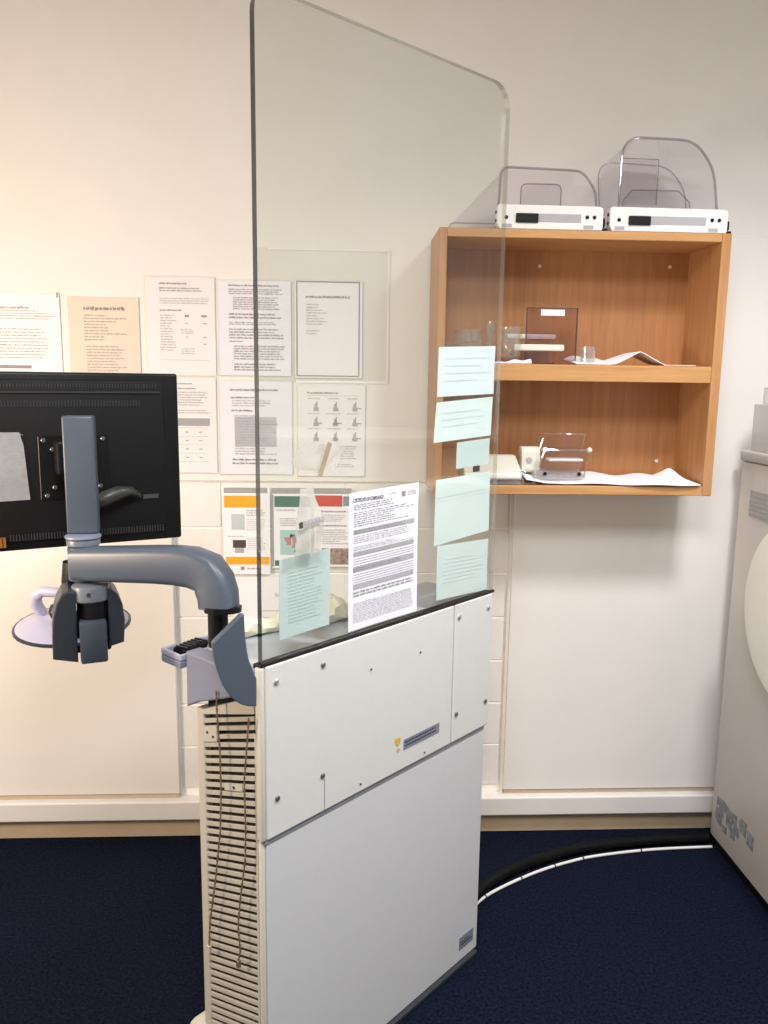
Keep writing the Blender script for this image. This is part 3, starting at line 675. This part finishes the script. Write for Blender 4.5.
# ------------------------------------------------------------------ wall shelf
SX0, SX1, SY0, SY1 = .226, .948, 2.004, W-.0225
SH = thing('wall_shelf', 'open beech two tier shelf box fixed to the wall', 'shelf', ((SX0+SX1)/2, SY1, 1.060), 0)
sx = lambda x: x-(SX0+SX1)/2
sy = lambda y: y-SY1
def part(name, lo, hi, m, bev=.0015): 
    bm = BM(); box(bm, (sx(lo[0]), sy(lo[1]), lo[2]-1.060), (sx(hi[0]), sy(hi[1]), hi[2]-1.060), bev, 1); return obj(name, bm, m, SH)
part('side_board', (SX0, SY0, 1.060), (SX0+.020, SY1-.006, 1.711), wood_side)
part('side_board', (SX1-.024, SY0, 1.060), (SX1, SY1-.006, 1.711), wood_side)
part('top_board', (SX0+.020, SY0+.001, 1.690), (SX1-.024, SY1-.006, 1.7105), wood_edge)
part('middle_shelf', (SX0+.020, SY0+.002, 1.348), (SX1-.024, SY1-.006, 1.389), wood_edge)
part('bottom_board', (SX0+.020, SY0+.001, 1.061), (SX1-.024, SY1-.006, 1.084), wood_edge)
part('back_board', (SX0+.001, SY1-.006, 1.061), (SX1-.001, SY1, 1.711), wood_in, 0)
for (x, z) in ((.518, 1.650), (.872, 1.655), (.872, 1.131)):
    bm = BM(); cyl(bm, (sx(x), sy(SY1-.008), z-1.060), .005, .004, 1, 12, .001); obj('screw_cap', bm, offwhite_pl, SH, smooth=True)

# clear paddles on top of the shelf
TOPZ = 1.7115
def paddle(label, x0, x1, prof, back, inner):
    yF = SY0+.004; xc = (x0+x1)/2
    P = thing('compression_paddle', label, 'paddle', (xc, yF, TOPZ), 0, 'clear compression paddles on top of the shelf')
    L = lambda x, y, z: Vector((x-xc, y-yF, z-TOPZ))
    bm = BM(); d = x1-x0
    prism(bm, [(x0+.006-xc, .0), (x1-.002-xc, .0), (x1-xc, .010), (x1-xc, .050), (x1-.008-xc, .0555), (x0+.004-xc, .0565), (x0-xc, .050), (x0-xc, .012)], 1, 0, .030, .002)
    bar = obj('mount_bar', bm, white_pl, P)
    bm = BM(); box(bm, (-d/2+.07+.03, -.0012, .017), (d/2-.055, .0002, .036), .0, 1); obj('slot', bm, ink_band, P)
    bm = BM(); box(bm, (-d/2+.045, -.005, .014), (-d/2+.100, -.0003, .036), .002, 2); obj('connector', bm, black, P)
    for q in (.022, d-.040, d-.022):
        bm = BM(); cyl(bm, (-d/2+q, -.001, .026 if q < .1 else .030), .0045, .003, 1, 12, .001); obj('screw', bm, black, P, smooth=True)
    for zz in (.020, .040):
        bm = BM(); cyl(bm, (-d/2-.001, .014, zz), .0040, .003, 0, 12); obj('screw', bm, black, P)
    for q in (.024, d-.036):
        bm = BM(); box(bm, (-d/2+q-.012, -.0012, .003), (-d/2+q+.012, .0002, .011)); obj('slot', bm, ink_band, P)
    bm = BM(); box(bm, (d/2+.0005, .004, .008), (d/2+.007, .02, .030), .002, 1); box(bm, (d/2+.001, .002, .001), (d/2+.012, .022, .006), .001, 1); obj('latch', bm, black, P)
    # floor of the paddle
    bl, br = back[0][0], back[-1][0]
    bm = BM(); prism(bm, [(x0+.004-xc, .030), (x1-.004-xc, .030), (br-xc, 2.178-yF), (bl-xc, 2.178-yF)], 2, .0005, .010, .001); obj('paddle_floor', bm, frost, P)
    # clear hood: loft from the front outline to the back outline, closed at the back
    F = [L(a, yF+.022, b) for a, b in prof]; Bk = [L(a, 2.172, b) for a, b in back]
    bm = BM(); N_ = 7
    rings = [[bm.verts.new(F[k].lerp(Bk[k], i/N_)) for k in range(len(F))] for i in range(N_+1)]
    fs = skin(bm, rings, caps=False, closed=False)
    fs.append(bm.faces.new(rings[-1]))
    bmesh.ops.recalc_face_normals(bm, faces=fs)
    bmesh.ops.solidify(bm, geom=fs, thickness=.0025)
    obj('hood', bm, acrylic, P, smooth=True)
    bm = BM(); tube(bm, F, .0032, 8); obj('hood_rim', bm, acrylic_edge, P, smooth=True)
    bm = BM(); tube(bm, Bk, .002, 6); obj('hood_rim', bm, acrylic_edge, P, smooth=True)
    for (poly_, y) in inner:
        bm = BM(); prism(bm, [(a-xc, b-TOPZ) for a, b in poly_], 1, y-yF, y-yF+.003, 0); obj('inner_plate', bm, acrylic, P)
        bm = BM(); tube(bm, [L(a, y, b) for a, b in poly_], .0018, 6); obj('plate_rim', bm, acrylic_edge, P, smooth=True)
    return P
def smooth_prof(pts, r=.02, n=4):
    out = [pts[0]]
    for i in range(1, len(pts)-1):
        p = Vector(pts[i]); a = Vector(pts[i-1])-p; b = Vector(pts[i+1])-p
        k = min(r, a.length*.45, b.length*.45); s, e = p+a.normalized()*k, p+b.normalized()*k
        for j in range(n+1):
            t = j/n; q = s*(1-t)**2+p*2*t*(1-t)+e*t*t; out.append((q.x, q.y))
    out.append(pts[-1]); return out
prA = smooth_prof([(.372, 1.767), (.376, 1.858), (.575, 1.853), (.610, 1.808), (.614, 1.768)], .02)
bkA = smooth_prof([(.268, 1.722), (.272, 1.752), (.50, 1.752), (.560, 1.745), (.565, 1.722)], .012)
paddle('low clear plastic paddle with sloping hood and white bar, left on the shelf top', .366, .626, prA, bkA, [(smooth_prof([(.43, 1.723), (.43, 1.825), (.53, 1.825), (.53, 1.723)], .015), 2.05)])
prB = smooth_prof([(.668, 1.768), (.672, 1.934), (.848, 1.930), (.900, 1.868), (.916, 1.768)], .045, 6)
bkB = smooth_prof([(.672, 1.722), (.654, 1.912), (.840, 1.905), (.890, 1.850), (.906, 1.722)], .045, 6)
paddle('tall clear plastic paddle with rounded hood and white bar, right on the shelf top', .643, .936, prB, bkB,
       [([(.69, 1.723), (.70, 1.80), (.72, 1.825), (.74, 1.826), (.84, 1.826), (.87, 1.80), (.885, 1.723)], 2.09), ([(.70, 1.80), (.70, 1.912), (.80, 1.910), (.80, 1.80)], 2.13)])

# things on the middle shelf
MZ, BZ = 1.3895, 1.0845
def glassware(name, label, cat, x, y, prof, group='clear cups on the middle shelf', n=24):
    bm = BM(); lathe(bm, (0, 0, 0), prof, n); o = obj(name, bm, cleargl, None, (x, y, MZ), 0, smooth=True); return tag(o, label, cat, group)
glassware('glass_dish', 'round clear dish behind the glass above the top note', 'dish', .312, 2.075, [(.0, .0), (.034, .0), (.042, .02), (.044, .050), (.038, .056), (.036, .085), (.033, .085), (.035, .054), (.041, .048), (.039, .020), (.032, .004), (0, .004)])
glassware('glass_vial', 'tall narrow clear vial beside the edge of the glass screen', 'vial', .372, 2.09, [(0, 0), (.014, 0), (.015, .02), (.012, .06), (.015, .095), (.012, .108), (.010, .108), (.012, .094), (.009, .06), (.012, .02), (0, .004)])
glassware('glass_jar', 'clear round jar just right of the screen edge', 'jar', .418, 2.045, [(0, 0), (.012, 0), (.014, .010), (.026, .022), (.030, .045), (.027, .065), (.029, .090), (.025, .093), (.023, .065), (.026, .045), (.022, .026), (.004, .012), (0, .012)])
glassware('glass_cup', 'small clear cup right of the smoked square plate', 'cup', .615, 2.04, [(0, 0), (.018, 0), (.020, .046), (.018, .046), (.016, .004), (0, .004)])
glassware('glass_cup', 'small clear cup at the far left of the middle shelf', 'cup', .266, 2.10, [(0, 0), (.012, 0), (.013, .05), (.011, .05), (.010, .004), (0, .004)])
o = thing('smoked_plate', 'square smoked clear plate standing upright with a white label', 'plate', (.528, 2.072, MZ), 0)
bm = BM(); box(bm, (-.0645, -.002, 0), (.0645, .002, .142)); obj('plate_sheet', bm, smoked, o)
bm = BM(); [box(bm, (a-.0012, -.0025, 0), (a+.0012, .0025, .142)) for a in (-.0650, .0650)]; box(bm, (-.065, -.0025, .1412), (.065, .0025, .143)); obj('plate_edge', bm, label_dark, o)
bm = BM(); box(bm, (-.030, -.0032, .123), (.031, -.0024, .138)); obj('label', bm, paper_w, o)
bm = BM(); box(bm, (-.010, -.012, 0), (.010, -.0025, .006), .001, 1); box(bm, (-.010, .0025, 0), (.010, .02, .006), .001, 1); obj('plate_foot', bm, smoked, o)
def bar(label, x0, x1, y, z, h):
    o = thing('plastic_bar', label, 'bar', ((x0+x1)/2, y, z), 0, 'white bars beside the smoked plate'); d = (x1-x0)/2
    bm = BM(); box(bm, (-d, -.013, 0), (d, .013, h), .003, 2); obj('bar_body', bm, offwhite_pl, o, smooth=True)
    bm = BM(); cyl(bm, (d+.001, 0, h/2), .004, .004, 0, 10); obj('end_cap', bm, grey_pl, o)
    return o
bar('short white plastic bar lying in front of the smoked plate', .425, .552, 2.045, 1.423, .016)
o = tag(obj('clear_block', (lambda b: (box(b, (-.05, -.012, 0), (.05, .012, .0325), .002, 1), b)[1])(BM()), acrylic, None, (.480, 2.045, MZ+.0005)), 'clear low block under the front white bar', 'block')
bar('grey white plastic bar lying behind the smoked plate', .420, .548, 2.115, 1.455, .013)
o = tag(obj('clear_block', (lambda b: (box(b, (-.05, -.012, 0), (.05, .012, .0645), .002, 1), b)[1])(BM()), acrylic, None, (.480, 2.115, MZ+.0005)), 'clear tall block under the rear white bar', 'block')
def loose(name, label, cat, loc, fn, m, nx=16, ny=8, thick=.0014, group=None):
    bm = BM(); sheet(bm, fn, nx, ny, thick); o = obj(name, bm, m, None, loc, 0, smooth=True); return tag(o, label, cat, group)
LP = 'loose papers lying on the shelf'
loose('loose_paper', 'white paper with a raised fold at the right of the middle shelf', 'paper', (.78, 2.085, MZ),
      lambda a, b: Vector((-.105+.215*a, -.072+.11*b+.01*a, .003+.033*max(0, 1-abs(a-.32)/.30)*(1-.25*b)+.010*b*(1-a))), paper_w, group=LP)
loose('loose_paper', 'flat white paper beside the small clear cup, middle shelf', 'paper', (.632, 2.09, MZ),
      lambda a, b: Vector((-.050+.09*a, -.075+.13*b, .003+.022*b*(.6+.4*sin(3*a))+.004*sin(7*a)*b)), paper_w, group=LP)
loose('loose_paper', 'curled white paper at the shelf edge under the clear jar', 'paper', (.42, 2.04, MZ),
      lambda a, b: Vector((-.05+.095*a, -.034+.012*b-.0*a, .002+.008*a*(1-a)*2*b+.009*a*a*b+.002*sin(14*a)*b)), paper_w, group=LP)
# bottom shelf
loose('drawer_liner', 'long white crumpled paper liner on the bottom shelf, bunched at its right end', 'paper', (.70, 2.09, BZ),
      lambda a, b: Vector((-.235+.452*a-.02*b*a, -.082+.16*b+.010*sin(6*a)*(1-b)-.006*a,
                           .003+.0035*(1+sin(19*a+5*b))*(.3+b)+.030*max(0, 1-abs(a-.95)/.06)*max(0, 1-abs(b-.75)/.5)+.012*b*(1-a)+.010*max(0, 1-a*9))), paper_w, 48, 12)
o = thing('plastic_tray_box', 'off white box with sloping lid at the left of the bottom shelf', 'box', (.395, 2.05, BZ+.012), 0)
bm = BM(); prism(bm, [(-.035, .0), (-.035, .024), (.045, .056), (.075, .056), (.075, 0)], 0, -.09, .058, .003); obj('lid', bm, offwhite_pl, o)
bm = BM(); box(bm, (-.08, -.037, -.012), (.056, .07, -.0005), .002, 1); obj('base', bm, frost, o)
bm = BM(); box(bm, (-.088, -.044, .004), (.057, -.0355, .018), .003, 2); obj('roll_edge', bm, white_pl, o)
o = thing('clear_bracket', 'small clear plastic bracket in front of the off white box', 'bracket', (.475, 2.018, BZ+.002), 0)
bm = BM(); tube(bm, [(-.018, .0, .002), (-.016, 0, .030), (-.008, 0, .036), (.008, .002, .034), (.012, .002, .016), (.010, 0, .002)], .0045, 8); obj('loop', bm, cleargl, o, smooth=True)
bm = BM(); box(bm, (-.022, -.006, 0), (.016, .010, .004), .001, 1); obj('bracket_foot', bm, cleargl, o)
# tilted clear tray device
D = thing('tilted_clear_tray', 'clear tilted paddle tray with screws standing on the paper liner', 'paddle', (.563, 2.075, BZ+.017), 0)
def slab(pts, th, m, nm, sm=False):
    bm = BM(); va = [bm.verts.new(Vector(p)) for p in pts]; vb = [bm.verts.new(Vector(p)+Vector(th)) for p in pts]; n = len(pts)
    fs = [bm.faces.new(va), bm.faces.new(vb[::-1])]+[bm.faces.new((va[i], vb[i], vb[(i+1) % n], va[(i+1) % n])) for i in range(n)]
    bmesh.ops.recalc_face_normals(bm, faces=fs); return obj(nm, bm, m, D)
fr_ = [Vector((-.072, -.040, .001)), Vector((.058, -.040, .001)), Vector((.078, -.012, .070)), Vector((-.040, -.012, .070))]
slab(fr_, (0, .003, 0), acrylic, 'front_plate')
bk_ = [Vector((-.060, .035, .010)), Vector((.062, .035, .010)), Vector((.080, .040, .108)), Vector((-.030, .040, .108))]
slab(bk_, (0, .003, 0), acrylic, 'back_plate')
slab([fr_[0]+Vector((0, .004, 0)), fr_[1]+Vector((0, .004, 0)), bk_[1]-Vector((0, .001, 0)), bk_[0]-Vector((0, .001, 0))], (0, 0, .006), frost, 'tray_floor')
bm = BM(); tube(bm, fr_+[fr_[0]], .0032, 8); tube(bm, [bk_[0], bk_[3], bk_[2], bk_[1]], .003, 8); tube(bm, [fr_[3], bk_[3]*.55+bk_[0]*.45], .003, 8); tube(bm, [fr_[2], bk_[2]*.55+bk_[1]*.45], .003, 8); obj('tray_frame', bm, cleargl, D, smooth=True)
for (a, b) in ((-.045, .010), (.045, .010)):
    bm = BM(); cyl(bm, (a, -.041, b), .005, .006, 1, 12, .001); obj('screw', bm, black, D, smooth=True)
for (p) in (fr_[3], fr_[2]):
    bm = BM(); ball(bm, p, .007, 2); obj('knob', bm, white_pl, D, smooth=True)
bm = BM(); box(bm, (-.03, -.022, .040), (.06, .016, .047), .002, 1); obj('inner_block', bm, white_pl, D)
o = thing('grey_block', 'grey rounded plastic block left of the tilted clear tray', 'block', (.492, 2.125, BZ+.026), 0)
bm = BM(); prism(bm, [(-.028, .0), (.022, .0), (.022, .055), (.012, .064), (-.015, .064), (-.028, .050)], 0, -.022, .028, .004); obj('block_body', bm, offwhite_pl, o, smooth=True)
bm = BM(); cyl(bm, (-.002, -.029, .030), .008, .003, 1, 14); obj('block_bore', bm, grey_pl, o)

# ------------------------------------------------------------------ machine at the right
MX = 1.095
Mc = thing('xray_machine', 'beige x-ray machine cabinet with a round cream cover at the right edge', 'machine', (MX+.28, 1.55, 0), 0)
mx = lambda x: x-(MX+.28)
my = lambda y: y-1.55
bm = BM(); box(bm, (mx(MX), my(1.0), .024), (mx(1.62), my(2.148), 1.140), .006, 3); obj('cabinet', bm, machine_mat, Mc, smooth=True)
bm = BM(); box(bm, (mx(MX+.003), my(1.01), .0005), (mx(1.60), my(2.14), .0245)); obj('plinth', bm, black, Mc)
bm = BM(); box(bm, (mx(MX-.006), my(1.0), 1.1405), (mx(1.62), my(2.152), 1.170), .006, 3); obj('top_cap', bm, machine_top, Mc, smooth=True)
bm = BM(); lathe(bm, (mx(1.064), my(1.735), .815), [(0, .030), (.238, .030), (.240, .012), (.236, -.012), (.222, -.028), (.19, -.033), (0, -.034)][::-1], 64, 0); obj('round_cover', bm, cover_cream, Mc, smooth=True)
bm = BM(); box(bm, (mx(MX-.0012), my(1.90), .995), (mx(MX+.0002), my(2.085), 1.066)); rl = obj('rating_label', bm, label_silver, Mc)
bm = BM()
for i in range(5): box(bm, (mx(MX-.0017), my(1.91), 1.003+.012*i), (mx(MX-.0011), my(2.08), 1.008+.012*i))
obj('print', bm, ink_soft, rl, kind='stuff')
bm = BM(); box(bm, (mx(MX-.0012), my(1.945), .735), (mx(MX+.0002), my(1.965), .765)); obj('small_label', bm, residue, Mc)
bm = BM(); rr = random.Random(9)
for i in range(17):
    q = rr.random(); y = 2.135-.03-q*.15; z = .155-(2.135-y)*.0+.0-.10*rr.random()*(1-.4*q); s_ = .010+.008*rr.random(); k = rr.uniform(-.006, .006)
    z = max(z, .06)
    prism(bm, [(my(y-s_), z-s_+k), (my(y+s_), z-s_*.9), (my(y+s_), z+s_), (my(y-s_), z+s_*.8+k)], 0, mx(MX-.0006-.0001*i), mx(MX-.0001))
for (y, z) in ((1.925, .135), (1.965, .15)): prism(bm, [(my(y-.018), z-.022), (my(y+.016), z-.018), (my(y+.016), z+.022), (my(y-.018), z+.020)], 0, mx(MX-.0010), mx(MX-.0001))
obj('sticker_residue', bm, residue, Mc, kind='stuff')
o = thing('document_holder', 'frosted grey plastic holder standing on top of the beige machine', 'holder', (MX+.085, 2.02, 1.1705), 0)
bm = BM(); box(bm, (-.088, -.10, 0), (.20, .085, .125), .004, 2); obj('holder_box', bm, frost, o)
bm = BM(); box(bm, (-.075, .06, .1255), (.20, .066, .168), .002, 1); obj('holder_back', bm, frost, o)

# ------------------------------------------------------------------ hose and white cable on the carpet
H0 = [(.325, 1.855), (.370, 1.914), (.429, 1.969), (.525, 2.025), (.653, 2.080), (.781, 2.109), (.942, 2.128), (1.085, 2.136)]
def dense(pts, n=10):
    out = []
    for i in range(len(pts)-1):
        p0, p1, p2, p3 = [Vector(pts[max(0, min(len(pts)-1, i+k))]) for k in (-1, 0, 1, 2)]
        for j in range(n):
            t = j/n; out.append(.5*((2*p1)+(p2-p0)*t+(2*p0-5*p1+4*p2-p3)*t*t+(3*p1-p0-3*p2+p3)*t**3))
    out.append(Vector(pts[-1])); return out
hp = dense(H0, 22)
o = thing('corrugated_hose', 'thick black corrugated hose curving over the carpet to the machine', 'hose', (hp[0].x, hp[0].y, 0), 0)
bm = BM(); tube(bm, [(p.x-hp[0].x, p.y-hp[0].y, .0165) for p in hp], [.0155 if i % 2 else .0138 for i in range(len(hp))], 12); obj('hose_tube', bm, hose_mat, o, smooth=True)
cp_ = dense([(.32, 1.83), (.367, 1.889), (.438, 1.942), (.544, 2.003), (.646, 2.046), (.735, 2.072), (.897, 2.097), (1.085, 2.107)], 12)
o2 = thing('white_cable', 'thin white cable running along the black hose, held by black ties', 'cable', (cp_[0].x, cp_[0].y, 0), 0)
bm = BM(); tube(bm, [(p.x-cp_[0].x, p.y-cp_[0].y,   .0045) for p in cp_], .0040, 10); obj('cable_tube', bm, white_pl, o2, smooth=True)
for k in (14, 30, 42, 54, 70):
    p, q = cp_[k], cp_[k+1]; d = (q-p).normalized()
    bm = BM(); tube(bm, [((p.x-cp_[0].x)-d.x*.002, (p.y-cp_[0].y)-d.y*.002, .0049), ((p.x-cp_[0].x)+d.x*.002, (p.y-cp_[0].y)+d.y*.002, .0049)], .0048, 10); obj('cable_tie', bm, rubber, o2)
